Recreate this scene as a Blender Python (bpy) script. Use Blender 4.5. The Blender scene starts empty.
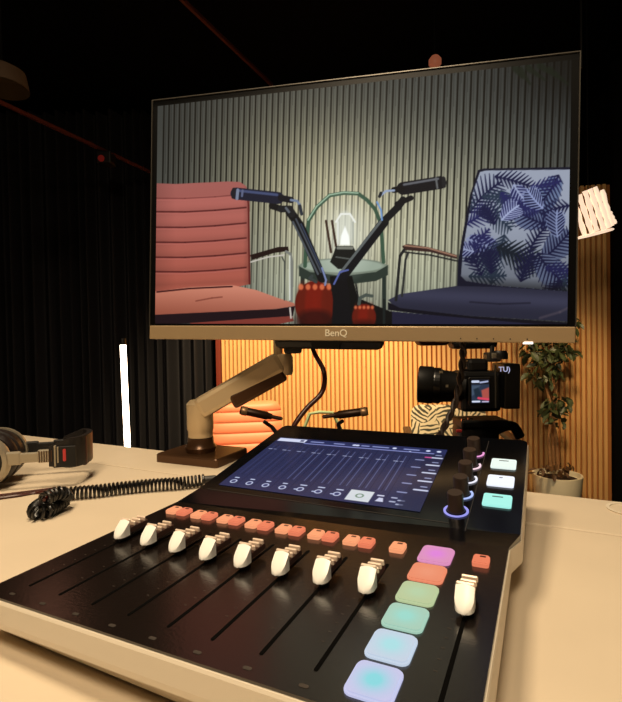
import bpy, bmesh, math, random
import numpy as np
from mathutils import Vector, Matrix
from math import sin, cos, pi, radians, atan2, sqrt
rnd = random.Random(7)
SC = bpy.context.scene
COL = SC.collection

# ------------------------------------------------------------------ camera model
W, H, FPX = 622, 702, 475.0
CAM = Vector((0, 0, 1.145))
_p, _r = radians(1.0), radians(1.0)
FWD = Vector((0, cos(_p), -sin(_p)))
_right = Vector((1, 0, 0)); _up = _right.cross(FWD)
RGT = _right*cos(_r) - _up*sin(_r)
UPV = _up*cos(_r) + _right*sin(_r)
cam_d = bpy.data.cameras.new('camera'); cam = bpy.data.objects.new('camera', cam_d); COL.objects.link(cam)
cam_d.sensor_fit = 'HORIZONTAL'; cam_d.sensor_width = 36; cam_d.lens = FPX/W*36; cam_d.clip_start = .02
m = Matrix((RGT, UPV, -FWD)).transposed().to_4x4(); m.translation = CAM
cam.matrix_world = m
SC.camera = cam

def ray(px, py): return FWD + RGT*((px-W/2)/FPX) - UPV*((py-H/2)/FPX)
def atY(px, py, y):
    v = ray(px, py); return CAM + v*(y/v.y)
def atZ(px, py, z):
    v = ray(px, py); return CAM + v*((z-CAM.z)/v.z)
def proj_np(P):
    P = P - np.array(CAM); d = P @ np.array(FWD)
    return W/2 + FPX*(P @ np.array(RGT))/d, H/2 - FPX*(P @ np.array(UPV))/d

# ------------------------------------------------------------------ materials
def lin(c):
    return tuple((v/12.92 if v <= .04045 else ((v+.055)/1.055)**2.4) for v in [x/255 for x in c])
def newmat(name):
    mt = bpy.data.materials.new(name); mt.use_nodes = True
    return mt, mt.node_tree, mt.node_tree.nodes['Principled BSDF']
def mat(name, c, rough=.5, metal=0, spec=.5, emit=None, es=1.0, noise=0, nscale=20, bump=0, bscale=200, coat=0, trans=0, sheen=0, stretch=None):
    mt, nt, b = newmat(name)
    b.inputs['Base Color'].default_value = (*lin(c), 1)
    b.inputs['Roughness'].default_value = rough; b.inputs['Metallic'].default_value = metal
    b.inputs['Specular IOR Level'].default_value = spec
    b.inputs['Coat Weight'].default_value = coat
    b.inputs['Transmission Weight'].default_value = trans
    b.inputs['Sheen Weight'].default_value = sheen
    if emit:
        b.inputs['Emission Color'].default_value = (*lin(emit), 1); b.inputs['Emission Strength'].default_value = es
    if noise or bump:
        tc = nt.nodes.new('ShaderNodeTexCoord'); mp = nt.nodes.new('ShaderNodeMapping')
        nt.links.new(tc.outputs['Object'], mp.inputs[0])
        if stretch: mp.inputs['Scale'].default_value = stretch
    if noise:
        n = nt.nodes.new('ShaderNodeTexNoise'); n.inputs['Scale'].default_value = nscale; n.inputs['Detail'].default_value = 6
        nt.links.new(mp.outputs[0], n.inputs['Vector'])
        r = nt.nodes.new('ShaderNodeValToRGB'); l = lin(c)
        r.color_ramp.elements[0].position = .3; r.color_ramp.elements[1].position = .7
        r.color_ramp.elements[0].color = (*[v*(1-noise) for v in l], 1); r.color_ramp.elements[1].color = (*[min(1, v*(1+noise)) for v in l], 1)
        nt.links.new(n.outputs['Fac'], r.inputs[0]); nt.links.new(r.outputs[0], b.inputs['Base Color'])
    if bump:
        n2 = nt.nodes.new('ShaderNodeTexNoise'); n2.inputs['Scale'].default_value = bscale
        nt.links.new(mp.outputs[0], n2.inputs['Vector'])
        bp = nt.nodes.new('ShaderNodeBump'); bp.inputs['Strength'].default_value = bump; bp.inputs['Distance'].default_value = .002
        nt.links.new(n2.outputs['Fac'], bp.inputs['Height']); nt.links.new(bp.outputs[0], b.inputs['Normal'])
    return mt
def vcol_mat(name, strength=1.0, rough=.35, spec=.4):
    mt, nt, b = newmat(name)
    a = nt.nodes.new('ShaderNodeVertexColor'); a.layer_name = 'picture'
    b.inputs['Base Color'].default_value = (.004, .004, .004, 1); b.inputs['Roughness'].default_value = rough
    b.inputs['Specular IOR Level'].default_value = spec
    nt.links.new(a.outputs['Color'], b.inputs['Emission Color']); b.inputs['Emission Strength'].default_value = strength
    return mt
M = {}
M['desk'] = mat('desk laminate', (208, 192, 168), .42, noise=.04, nscale=9, stretch=(1, 1, 1))
M['desk_metal'] = mat('desk frame black', (22, 21, 20), .5)
M['wood'] = mat('oak slat', (228, 178, 112), .55, noise=.12, nscale=7, stretch=(9, 9, .5))
M['felt'] = mat('slat groove backing', (176, 112, 56), .9)
M['redwood'] = mat('red brown edge board', (120, 44, 26), .6)
M['black'] = mat('matte black paint', (9, 9, 9), .9, spec=.1)
M['ceiling'] = mat('black ceiling paint', (7, 7, 8), .95, spec=.05)
M['floor'] = mat('dark floor', (30, 25, 22), .6, noise=.2)
M['curtain'] = mat('black velvet', (23, 22, 25), .75, spec=.3, bump=.2, bscale=90)
M['rail'] = mat('warm-lit aluminium track', (96, 48, 36), .5, metal=.3)  # dim warm light on the aluminium is put into this reddish base colour
M['panel'] = mat('mixer black gloss panel', (18, 12, 9), .22, spec=1.0, bump=.04, bscale=500)
M['glass'] = mat('mixer black glass', (6, 7, 10), .16, spec=.5)
M['slot'] = mat('fader slot black', (2, 2, 2), .8, spec=.05)
M['print'] = mat('grey legend print', (46, 39, 33), .5)
M['body'] = mat('mixer silver body', (222, 210, 190), .45, metal=.05)
M['foot'] = mat('rubber foot', (12, 12, 12), .9)
M['cap'] = mat('white fader cap', (255, 252, 246), .35, spec=.5)
M['cap_rib'] = mat('satin fader ridge', (246, 224, 204), .3, metal=.2)
M['cap_base'] = mat('dark fader grip', (70, 48, 40), .4)
M['chin'] = mat('champagne monitor chin', (172, 147, 112), .4, metal=.3, bump=.05, bscale=900)
M['frame'] = mat('black monitor bezel', (5, 5, 6), .4, spec=.15)
M['edge'] = mat('grey bezel edge', (88, 84, 78), .35, metal=.6)
M['plastic'] = mat('black plastic', (14, 13, 13), .5)
M['rubber'] = mat('black cable', (10, 9, 10), .35, spec=.6)
M['redcable'] = mat('dark red cable', (66, 16, 12), .35, spec=.6)
M['arm'] = mat('champagne arm metal', (216, 192, 154), .38, metal=.35)
M['arm_dark'] = mat('dark bronze arm cover', (84, 58, 38), .3, metal=.5)
M['chrome'] = mat('chrome', (200, 200, 200), .15, metal=1)
M['silver'] = mat('satin silver', (176, 166, 146), .35, metal=.6)
M['pink'] = mat('pink leather', (222, 128, 88), .55, bump=.1)
M['navy'] = mat('navy velvet', (32, 34, 60), .8, sheen=.3)
M['green'] = mat('sage green metal', (150, 170, 130), .4)
M['leaf'] = mat('fig leaf', (62, 72, 42), .5, noise=.35, nscale=30)
M['leafd'] = mat('brown dry leaf', (90, 62, 34), .6)
M['bark'] = mat('pale bark', (150, 110, 70), .8, noise=.3, nscale=60)
M['pot'] = mat('cream pot', (248, 238, 208), .5)
M['soil'] = mat('soil', (50, 32, 20), 1)
M['lensglass'] = mat('lens glass', (10, 10, 24), .05, spec=1, coat=1)
M['micbody'] = mat('dark mic body', (60, 38, 24), .4, metal=.4)
M['mictip'] = mat('pale mic grille', (190, 150, 110), .4, metal=.6)
M['knob'] = mat('knob bronze black', (60, 48, 42), .38, metal=.4)
M['bandblack'] = mat('black leather band', (18, 14, 14), .45)
M['cushion'] = mat('ear pad leather', (24, 14, 12), .5, bump=.3)
M['redmark'] = mat('red side mark', (200, 60, 60), .4)
M['brownband'] = mat('brown leather band', (60, 24, 16), .45)
M['lampwood'] = mat('pale lamp veneer lit from inside', (230, 190, 150), .5, emit=(255, 226, 198), es=.85)
M['tube'] = mat('led tube glow', (255, 240, 225), .4, emit=(255, 226, 196), es=13)
M['bulb'] = mat('dim amber bulb', (120, 70, 50), .4, emit=(150, 84, 58), es=.6)
M['amber'] = mat('amber shade', (50, 30, 10), .8, emit=(24, 13, 3), es=.5)
M['logo'] = mat('silver logo print', (250, 240, 215), .3, metal=.2)
M['white'] = mat('glowing white print', (220, 226, 255), .4, emit=(190, 200, 255), es=.5)  # printed mark with an added bluish glow, not a light source
M['led'] = mat('white power led', (255, 255, 255), .4, emit=(255, 240, 230), es=1.5)
def glow(name, c, es=1.0): return mat(name, tuple(int(v*.35) for v in c), .4, emit=c, es=es)
def pad_mat(name, edge, mid, es=.92):
    # translucent pad: the light source under its middle makes the centre glow a different colour
    mt, nt, b = newmat(name)
    tc = nt.nodes.new('ShaderNodeTexCoord'); mp = nt.nodes.new('ShaderNodeMapping'); gr = nt.nodes.new('ShaderNodeTexGradient'); gr.gradient_type = 'QUADRATIC_SPHERE'
    mp.inputs['Location'].default_value = (-.5*1.7, -.5*1.7, 0); mp.inputs['Scale'].default_value = (1.7, 1.7, 0)
    nt.links.new(tc.outputs['UV'], mp.inputs[0]); nt.links.new(mp.outputs[0], gr.inputs[0])
    r = nt.nodes.new('ShaderNodeValToRGB'); r.color_ramp.elements[0].color = (*lin(edge), 1); r.color_ramp.elements[1].color = (*lin(mid), 1); r.color_ramp.elements[1].position = .6
    nt.links.new(gr.outputs[0], r.inputs[0]); nt.links.new(r.outputs[0], b.inputs['Emission Color'])
    b.inputs['Base Color'].default_value = (.04, .04, .04, 1); b.inputs['Emission Strength'].default_value = es; b.inputs['Roughness'].default_value = .45
    return mt

# palm fabric for the real chair
def palm_mat():
    mt, nt, b = newmat('palm print fabric'); N = nt.nodes.new; L = nt.links.new
    tc = N('ShaderNodeTexCoord'); v = N('ShaderNodeTexVoronoi'); v.inputs['Scale'].default_value = 11
    L(tc.outputs['Object'], v.inputs['Vector'])
    sep = N('ShaderNodeSeparateColor'); L(v.outputs['Color'], sep.inputs[0])
    ang = N('ShaderNodeMath'); ang.operation = 'MULTIPLY'; ang.inputs[1].default_value = 6.28; L(sep.outputs[0], ang.inputs[0])
    vr = N('ShaderNodeVectorRotate'); vr.rotation_type = 'Y_AXIS'; L(tc.outputs['Object'], vr.inputs['Vector']); L(ang.outputs[0], vr.inputs['Angle'])
    w = N('ShaderNodeTexWave'); w.inputs['Scale'].default_value = 13; w.inputs['Distortion'].default_value = 6; L(vr.outputs[0], w.inputs['Vector'])
    d = N('ShaderNodeMath'); d.operation = 'MULTIPLY_ADD'; d.inputs[1].default_value = .8; L(v.outputs['Distance'], d.inputs[0]); L(w.outputs['Fac'], d.inputs[2])
    r = N('ShaderNodeValToRGB'); r.color_ramp.elements[0].position = .30; r.color_ramp.elements[1].position = .38
    dv = N('ShaderNodeMath'); dv.operation = 'MULTIPLY'; dv.inputs[1].default_value = .42; L(d.outputs[0], dv.inputs[0]); L(dv.outputs[0], r.inputs[0])
    r.color_ramp.elements[0].color = (*lin((62, 62, 50)), 1); r.color_ramp.elements[1].color = (*lin((206, 192, 160)), 1)
    L(r.outputs[0], b.inputs['Base Color']); b.inputs['Roughness'].default_value = .9
    return mt
M['palm'] = palm_mat()

# ------------------------------------------------------------------ mesh builder (world coordinates)
class MB:
    def __init__(s): s.bm = bmesh.new(); s.uv = None
    def add(s, verts, faces, T=None):
        vs = [s.bm.verts.new(T @ Vector(v) if T else Vector(v)) for v in verts]
        out = []
        for f in faces:
            try: out.append(s.bm.faces.new([vs[i] for i in f]))
            except ValueError: pass
        return vs, out
    def merge(s, b2, T=None):
        if T: b2.transform(T)
        me = bpy.data.meshes.new('t'); b2.to_mesh(me); s.bm.from_mesh(me); bpy.data.meshes.remove(me); b2.free()
    def box(s, c, size, T=None, bev=0, seg=2, rot=None):
        b = bmesh.new(); bmesh.ops.create_cube(b, size=1)
        b.transform(Matrix.Diagonal((*size, 1)))
        if bev: bmesh.ops.bevel(b, geom=b.edges[:], offset=bev, segments=seg, affect='EDGES', profile=.5)
        if rot is not None: b.transform(rot)
        b.transform(Matrix.Translation(c)); s.merge(b, T); return s
    def prism(s, poly, z0, z1, T=None, bev=0, seg=2):
        b = bmesh.new()
        lo = [b.verts.new((x, y, z0)) for x, y in poly]; hi = [b.verts.new((x, y, z1)) for x, y in poly]
        n = len(poly)
        b.faces.new(lo[::-1]); top = b.faces.new(hi)
        for i in range(n): b.faces.new((lo[i], lo[(i+1) % n], hi[(i+1) % n], hi[i]))
        if bev: bmesh.ops.bevel(b, geom=list(top.edges), offset=bev, segments=seg, affect='EDGES')
        s.merge(b, T); return s
    def lathe(s, prof, T=None, n=24, cap=True):
        vs = []; fs = []
        for r, z in prof:
            for k in range(n):
                a = 2*pi*k/n; vs.append((r*cos(a), r*sin(a), z))
        for i in range(len(prof)-1):
            for k in range(n):
                fs.append((i*n+k, i*n+(k+1) % n, (i+1)*n+(k+1) % n, (i+1)*n+k))
        if cap:
            fs.append(tuple(range(n))[::-1]); fs.append(tuple((len(prof)-1)*n+k for k in range(n)))
        s.add(vs, fs, T); return s
    def tube(s, pts, r, n=8, cap=True, closed=False):
        pts = [Vector(p) for p in pts]; N = len(pts)
        rs = r if isinstance(r, (list, tuple)) else [r]*N
        vs = []; fs = []; prev = None
        for i, p in enumerate(pts):
            if closed: t = pts[(i+1) % N]-pts[i-1]
            else: t = pts[min(i+1, N-1)]-pts[max(i-1, 0)]
            t.normalize()
            if prev is None:
                a = Vector((0, 0, 1)) if abs(t.z) < .9 else Vector((1, 0, 0))
                u = t.cross(a).normalized()
            else:
                u = (prev - t*prev.dot(t)).normalized()
            prev = u; w = t.cross(u)
            for k in range(n):
                a = 2*pi*k/n; vs.append(p+(u*cos(a)+w*sin(a))*rs[i])
        R_ = N if closed else N-1
        for i in range(R_):
            j = (i+1) % N
            for k in range(n): fs.append((i*n+k, i*n+(k+1) % n, j*n+(k+1) % n, j*n+k))
        if cap and not closed: fs.append(tuple(range(n))[::-1]); fs.append(tuple((N-1)*n+k for k in range(n)))
        s.add(vs, fs); return s
    def bar(s, a, b, w, h, bev=0, up=Vector((0, 0, 1))):
        a = Vector(a); b = Vector(b); t = (b-a).normalized(); x = t.cross(up).normalized(); z = x.cross(t)
        T = Matrix((x, t, z)).transposed().to_4x4(); T.translation = (a+b)/2
        return s.box((0, 0, 0), (w, (b-a).length, h), T, bev)
def frameT(x, y, z, o):
    T = Matrix((Vector(x), Vector(y), Vector(z))).transposed().to_4x4(); T.translation = Vector(o); return T
def axisT(o, z, x=None):
    z = Vector(z).normalized(); a = Vector(x) if x else (Vector((0, 0, 1)) if abs(z.z) < .9 else Vector((1, 0, 0)))
    y = z.cross(a).normalized(); xx = y.cross(z)
    return frameT(xx, y, z, o)
def spline(pts, per=10):
    pts = [Vector(p) for p in pts]; P = [pts[0]*2-pts[1]]+pts+[pts[-1]*2-pts[-2]]; out = []
    for i in range(1, len(P)-2):
        for k in range(per):
            t = k/per; a, b, c, d = P[i-1:i+3]
            out.append(.5*((2*b)+(c-a)*t+(2*a-5*b+4*c-d)*t*t+(3*b-a-3*c+d)*t**3))
    out.append(pts[-1]); return out
def rrect(x0, y0, x1, y1, r, n=4):
    out = []
    for cx, cy, a0 in ((x1-r, y0+r, -90), (x1-r, y1-r, 0), (x0+r, y1-r, 90), (x0+r, y0+r, 180)):
        for k in range(n+1):
            a = radians(a0+90*k/n); out.append((cx+r*cos(a), cy+r*sin(a)))
    return out

def tag(o, label=None, cat=None, group=None, kind=None):
    if label: o['label'] = label
    if cat: o['category'] = cat
    if group: o['group'] = group
    if kind: o['kind'] = kind
    return o
def thing(name, loc, rz, label, cat, group=None):
    o = bpy.data.objects.new(name, None); COL.objects.link(o); o.empty_display_size = .05
    o.matrix_world = Matrix.Translation(Vector(loc)) @ Matrix.Rotation(rz, 4, 'Z')
    o['_root'] = 1; del o['_root']
    return tag(o, label, cat, group)
WM = {}
def build(name, mb, mt, parent=None, smooth=False, label=None, recalc=True):
    if recalc: bmesh.ops.recalc_face_normals(mb.bm, faces=mb.bm.faces[:])
    me = bpy.data.meshes.new(name)
    if parent is None:
        xs = [v.co for v in mb.bm.verts]
        c = Vector(((min(v.x for v in xs)+max(v.x for v in xs))/2, (min(v.y for v in xs)+max(v.y for v in xs))/2, min(v.z for v in xs)))
        base = Matrix.Translation(c)
    else:
        base = WM.get(parent.name, None)
        if base is None: base = parent.matrix_world.copy()
    mb.bm.transform(base.inverted()); mb.bm.to_mesh(me); mb.bm.free()
    if smooth:
        me.shade_smooth()
        try: me.set_sharp_from_angle(angle=radians(40))
        except Exception: pass
    o = bpy.data.objects.new(name, me); COL.objects.link(o)
    if mt: me.materials.append(mt)
    if parent is None: o.matrix_world = base
    else: o.parent = parent
    WM[o.name] = base
    if label: o['label'] = label
    return o
def text_mesh(name, body, size, T, mt, parent, depth=.0003):
    cu = bpy.data.curves.new(name, 'FONT'); cu.body = body; cu.size = size; cu.offset = size*.012; cu.extrude = depth; cu.align_x = 'CENTER'; cu.align_y = 'CENTER'
    o = bpy.data.objects.new('tmp', cu); COL.objects.link(o)
    me = bpy.data.meshes.new_from_object(o.evaluated_get(bpy.context.evaluated_depsgraph_get()))
    bpy.data.objects.remove(o)
    mb = MB(); mb.bm.from_mesh(me); mb.bm.transform(T)
    return build(name, mb, mt, parent)

# ------------------------------------------------------------------ painter for the two lit screens
class Paint:
    """colours of a lit screen's picture, evaluated at points (x, y)"""
    def __init__(s, x, y): s.x = x; s.y = y; s.c = np.zeros((len(x), 3))
    def sub(s, bb, pad=3):
        x0, y0, x1, y1 = bb
        return np.nonzero((s.x > x0-pad) & (s.x < x1+pad) & (s.y > y0-pad) & (s.y < y1+pad))[0]
    def blend(s, idx, a, col):
        col = np.asarray(col, float)
        if col.ndim == 1: col = col[None, :]
        a = np.clip(a, 0, 1)[:, None]; s.c[idx] = s.c[idx]*(1-a)+col*a
    def poly(s, pts, col, f=.6, alpha=1.0, shade=None, r=0):
        pts = np.array(pts, float)
        idx = s.sub((pts[:, 0].min(), pts[:, 1].min(), pts[:, 0].max(), pts[:, 1].max()), pad=3*f+r)
        if not len(idx): return
        x = s.x[idx]; y = s.y[idx]; d = np.full(len(x), 1e9); ins = np.zeros(len(x), bool); n = len(pts)
        for i in range(n):
            ax, ay = pts[i]; bx, by = pts[(i+1) % n]
            ex, ey = bx-ax, by-ay; L = ex*ex+ey*ey+1e-12
            t = np.clip(((x-ax)*ex+(y-ay)*ey)/L, 0, 1)
            d = np.minimum(d, (x-ax-t*ex)**2+(y-ay-t*ey)**2)
            if ay != by:
                cr = ((ay > y) != (by > y)) & (x < (bx-ax)*(y-ay)/(by-ay)+ax); ins ^= cr
        sd = np.sqrt(d)*np.where(ins, 1, -1)+r
        c = col if shade is None else shade(x, y)
        s.blend(idx, np.clip(sd/f+.5, 0, 1)*alpha, c)
    def seg(s, a, b, r0, r1=None, col=(0, 0, 0), f=.6, alpha=1.0):
        r1 = r0 if r1 is None else r1; R_ = max(r0, r1)
        idx = s.sub((min(a[0], b[0])-R_, min(a[1], b[1])-R_, max(a[0], b[0])+R_, max(a[1], b[1])+R_), pad=2*f)
        if not len(idx): return
        x = s.x[idx]; y = s.y[idx]; ex, ey = b[0]-a[0], b[1]-a[1]; L = ex*ex+ey*ey+1e-12
        t = np.clip(((x-a[0])*ex+(y-a[1])*ey)/L, 0, 1)
        sd = (r0+(r1-r0)*t)-np.hypot(x-a[0]-t*ex, y-a[1]-t*ey)
        s.blend(idx, np.clip(sd/f+.5, 0, 1)*alpha, col)
    def line(s, pts, r, col, f=.6, alpha=1.0):
        for a, b in zip(pts, pts[1:]): s.seg(a, b, r, r, col, f, alpha)
    def ell(s, c, rx, ry, col, f=.6, alpha=1.0, shade=None):
        idx = s.sub((c[0]-rx, c[1]-ry, c[0]+rx, c[1]+ry), pad=3*f)
        if not len(idx): return
        x = s.x[idx]; y = s.y[idx]
        q = np.hypot((x-c[0])/rx, (y-c[1])/ry); sd = (1-q)*min(rx, ry)
        s.blend(idx, np.clip(sd/f+.5, 0, 1)*alpha, col if shade is None else shade(x, y))
def screen_grid(name, T, w, h, nu, nv, paint, parent, mt, z=0):
    u = np.linspace(0, w, nu); v = np.linspace(0, h, nv); U, V = np.meshgrid(u, v)
    P = np.stack([U.ravel(), V.ravel(), np.full(U.size, z)], 1)
    Tn = np.array(T); Pw = P @ Tn[:3, :3].T + Tn[:3, 3]
    col = np.clip(paint(P, Pw), 0, 255)/255
    colL = np.where(col <= .04045, col/12.92, ((col+.055)/1.055)**2.4)
    base = np.array(parent.matrix_world.inverted() @ T) if parent.name not in WM else np.array(WM[parent.name].inverted() @ T)
    Pl = P @ base[:3, :3].T + base[:3, 3]
    me = bpy.data.meshes.new(name)
    I = np.arange(nu*nv).reshape(nv, nu)
    F = np.stack([I[:-1, :-1].ravel(), I[:-1, 1:].ravel(), I[1:, 1:].ravel(), I[1:, :-1].ravel()], 1).astype(np.int32)
    me.vertices.add(len(Pl)); me.vertices.foreach_set('co', Pl.astype(np.float32).ravel())
    me.loops.add(F.size); me.loops.foreach_set('vertex_index', F.ravel())
    me.polygons.add(len(F)); me.polygons.foreach_set('loop_start', np.arange(0, F.size, 4, dtype=np.int32))
    me.polygons.foreach_set('loop_total', np.full(len(F), 4, dtype=np.int32)) if bpy.app.version < (4, 0) else None
    me.update(calc_edges=True)
    ca = me.color_attributes.new('picture', 'FLOAT_COLOR', 'POINT')
    ca.data.foreach_set('color', np.concatenate([colL, np.ones((len(colL), 1))], 1).astype(np.float32).ravel())
    me.materials.append(mt)
    o = bpy.data.objects.new(name, me); COL.objects.link(o); o.parent = parent
    return o

# ================================================================== THE ROOM
WY = 3.40            # distance of the slatted wall
def struct(name, mb, mt, smooth=False, parent=None):
    o = build(name, mb, mt, parent, smooth)
    if parent is None: o['kind'] = 'structure'
    return o
CH = 2.95
struct('floor', MB().box((0, 1.5, -.05), (8, 6.2, .1)), M['floor'])
struct('ceiling', MB().box((0, 1.5, CH+.05), (8, 6.2, .1)), M['ceiling'])
WP = Vector((.8, 3.3, 0)); wa = radians(-12); WD = Vector((cos(wa), sin(wa), 0)); WN = Vector((-sin(wa), cos(wa), 0))
def onwall(px, py):
    v = ray(px, py); return CAM + v*((WP-CAM).dot(WN)/v.dot(WN))
tL = (onwall(222, 420)-WP).dot(WD); tR = (onwall(613, 400)-WP).dot(WD); XR = onwall(613, 400).x; XL = onwall(222, 420).x; YL = onwall(222, 420).y
ZT = onwall(600, 184).z
struct('wall_back', MB().box((0, 4.5, CH/2), (8, .1, CH)), M['black'])
struct('wall_left', MB().box((-3.6, 1.5, CH/2), (.1, 5.9, CH)), M['black'])
struct('wall_right', MB().box((XR+.30, 1.5, CH/2), (.1, 5.9, CH)), M['black'])
struct('wall_front', MB().box((0, -1.5, CH/2), (8, .1, CH)), M['black'])
# slatted oak cladding in front of the back wall
TW = frameT(WD, WN, (0, 0, 1), WP)
bk = build('trim_1', MB().box(((tL+tR)/2, .04, ZT/2), (tR-tL, .02, ZT), TW), M['felt']); bk['kind'] = 'structure'
mb = MB(); pitch = .0325; x = tL+pitch/2
while x < tR-.01:
    mb.box((x, .018, ZT/2), (pitch*.6, .024, ZT), TW); x += pitch
struct('slat', mb, M['wood'], parent=bk)
struct('edge_board', MB().box((tL-.018, .02, ZT/2), (.034, .06, ZT), TW), M['redwood'], parent=bk)
# dark partition closing the cladding on its right
struct('trim_2', MB().box((tR+.15, .02, 1.45), (.28, .06, 2.9), TW), M['black'])
# black curtain left of the slats, in soft folds
mb = MB(); n = 700; zs = [0.01, .6, 1.2, 2.0, 2.86]; path = []; vs = []
for i in range(n):
    s_ = i/(n-1); x = XL-.04-s_*2.70
    a = sin(i*.30+1.6*sin(i*.05))*.040+sin(i*.13)*.02
    path.append((x, YL-.10+a))
for z in zs:
    for (x, y) in path: vs.append((x, y, z))
fs = [(j*n+i, j*n+i+1, (j+1)*n+i+1, (j+1)*n+i) for j in range(len(zs)-1) for i in range(n-1)]
mb.add(vs, fs)
o = build('curtain', mb, M['curtain'], smooth=True)
tag(o, 'black floor-length curtain in narrow folds left of the slatted wall', 'curtain')

# ------------------------------------------------ ceiling tracks and lamps
zr = CH-.0097
def rail(p0, p1, label, mt='rail', r=.012):
    a = atZ(*p0, zr); b = atZ(*p1, zr)
    o = build('lighting_track', MB().bar(a, b, r*1.5, r*1.6), M[mt]); tag(o, label, 'ceiling track', 'ceiling tracks'); return a, b
rail((168, -14), (272, 85), 'thin reddish ceiling track running down to the top edge of the monitor')
z2 = 2.35; a = atZ(-30, 88, z2); b = atZ(152, 173, z2)
t = thing('lighting_track', ((a+b)/2)[:], 0, 'thin ceiling track at the left with a small box fitting on it', 'ceiling track', 'ceiling tracks')
build('track', MB().bar(a, b, .016, .018), M['rail'], t)
for f_ in (.12, .9):
    q = a.lerp(b, f_); build('hanger', MB().tube([(q.x, q.y, z2), (q.x, q.y, CH)], .003, 6), M['black'], t)
p = atZ(106, 151.5, z2); t = thing('track_spotlight', (p.x, p.y, z2-.1), 0, 'small black box fitting hanging from the left ceiling track', 'spotlight')
build('housing', MB().box((p.x, p.y, z2-.047), (.09, .09, .075), bev=.008), M['plastic'], t)
build('lens', MB().lathe([(.0, 0), (.02, 0), (.02, .006), (0, .006)], axisT((p.x-.01, p.y-.045, z2-.06), (0, -1, 0)), 16), M['redmark'], t)
pr = atY(581, 20, 2.2)
o = build('ceiling_rod', MB().tube([(pr.x, 2.2, CH), (pr.x, 2.2, atY(581, 68, 2.2).z)], .005), M['plastic']); tag(o, 'thin vertical rod hanging from the ceiling above the monitor right corner', 'rod')
pl = atY(435, 62, 2.6)
t = thing('pendant_bulb', (pl.x, pl.y, pl.z-.03), 0, 'small dim amber bulb just above the top edge of the monitor', 'light bulb')
build('bulb', MB().lathe([(.0, -.034), (.02, -.03), (.034, -.012), (.034, .012), (.02, .03), (0, .034)], Matrix.Translation(pl), 16), M['bulb'], t, True)
build('cord', MB().tube([pl+Vector((0, 0, .03)), (pl.x, pl.y, CH)], .004, 6), M['rubber'], t)
pa = atY(2, 76, 1.75)
t = thing('pendant_lamp', (pa.x, pa.y, pa.z-.05), 0, 'dim amber pendant shade high up at the left', 'pendant lamp')
build('shade', MB().lathe([(.088, -.045), (.076, .016), (.03, .042), (.028, .040), (.072, .012), (.084, -.045)], Matrix.Translation(pa), 28, False), M['amber'], t, True)
build('cord', MB().tube([pa+Vector((0, 0, .05)), (pa.x, pa.y, CH)], .003, 6), M['black'], t)

# ------------------------------------------------ LED tube
p0 = atY(127.5, 447, 2.55); p1 = atY(123, 345, 2.55)
d = (p1-p0).normalized(); foot = p0-d*((p0.z-.03)/d.z)
t = thing('led_tube_light', (foot.x, foot.y, 0), 0, 'slim glowing white led tube standing in front of the black curtain', 'tube light')
build('tube', MB().tube([foot+d*.1, p1], .0155, 12), M['tube'], t, True)
build('end_cap', MB().tube([p1, p1+d*.035], .017, 12), M['plastic'], t)
build('base', MB().lathe([(0, 0), (.13, 0), (.13, .012), (.02, .03), (.018, .16), (0, .16)], Matrix.Translation((foot.x, foot.y, 0)), 24), M['plastic'], t)

# ------------------------------------------------ glowing slatted lamp at the right
cy = 2.35
t = thing('slatted_lamp', (atY(600, 232, cy).x, cy, atY(600, 232, cy).z), 0, 'glowing slatted lamp with slanted ribs beside the monitor right edge', 'lamp')
ribs = [((573, 196), (585, 236)), ((579, 195), (592, 233)), ((585, 191), (597, 231)), ((590, 189), (604, 230)), ((595, 187), (609, 228)), ((602, 190), (612, 226)), ((609, 212), (615, 224))]
cen = atY(594, 210, cy)
for i, (a, b) in enumerate(ribs):
    bulge = .05*cos((i-3)/3.6*pi/2)
    A = atY(*a, cy-bulge); B = atY(*b, cy-bulge); L_ = [A.lerp(B, k/8) for k in range(9)]
    build('rib', MB().tube(L_, [.0112+.0022*sin(k*2.2+i) for k in range(9)], 10), M['lampwood'], t, True)
hoop = []
for k in range(24):
    an = 2*pi*k/24; q = atY(594, 234, cy); hoop.append(q+Vector((.09*cos(an), .05*sin(an), .02*cos(an))))
build('hoop', MB().tube(hoop, .0045, 6, closed=True), M['lampwood'], t, True)
q = atY(588, 195, cy); build('cord', MB().tube([q, (q.x, q.y, CH)], .003, 6), M['black'], t)

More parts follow.
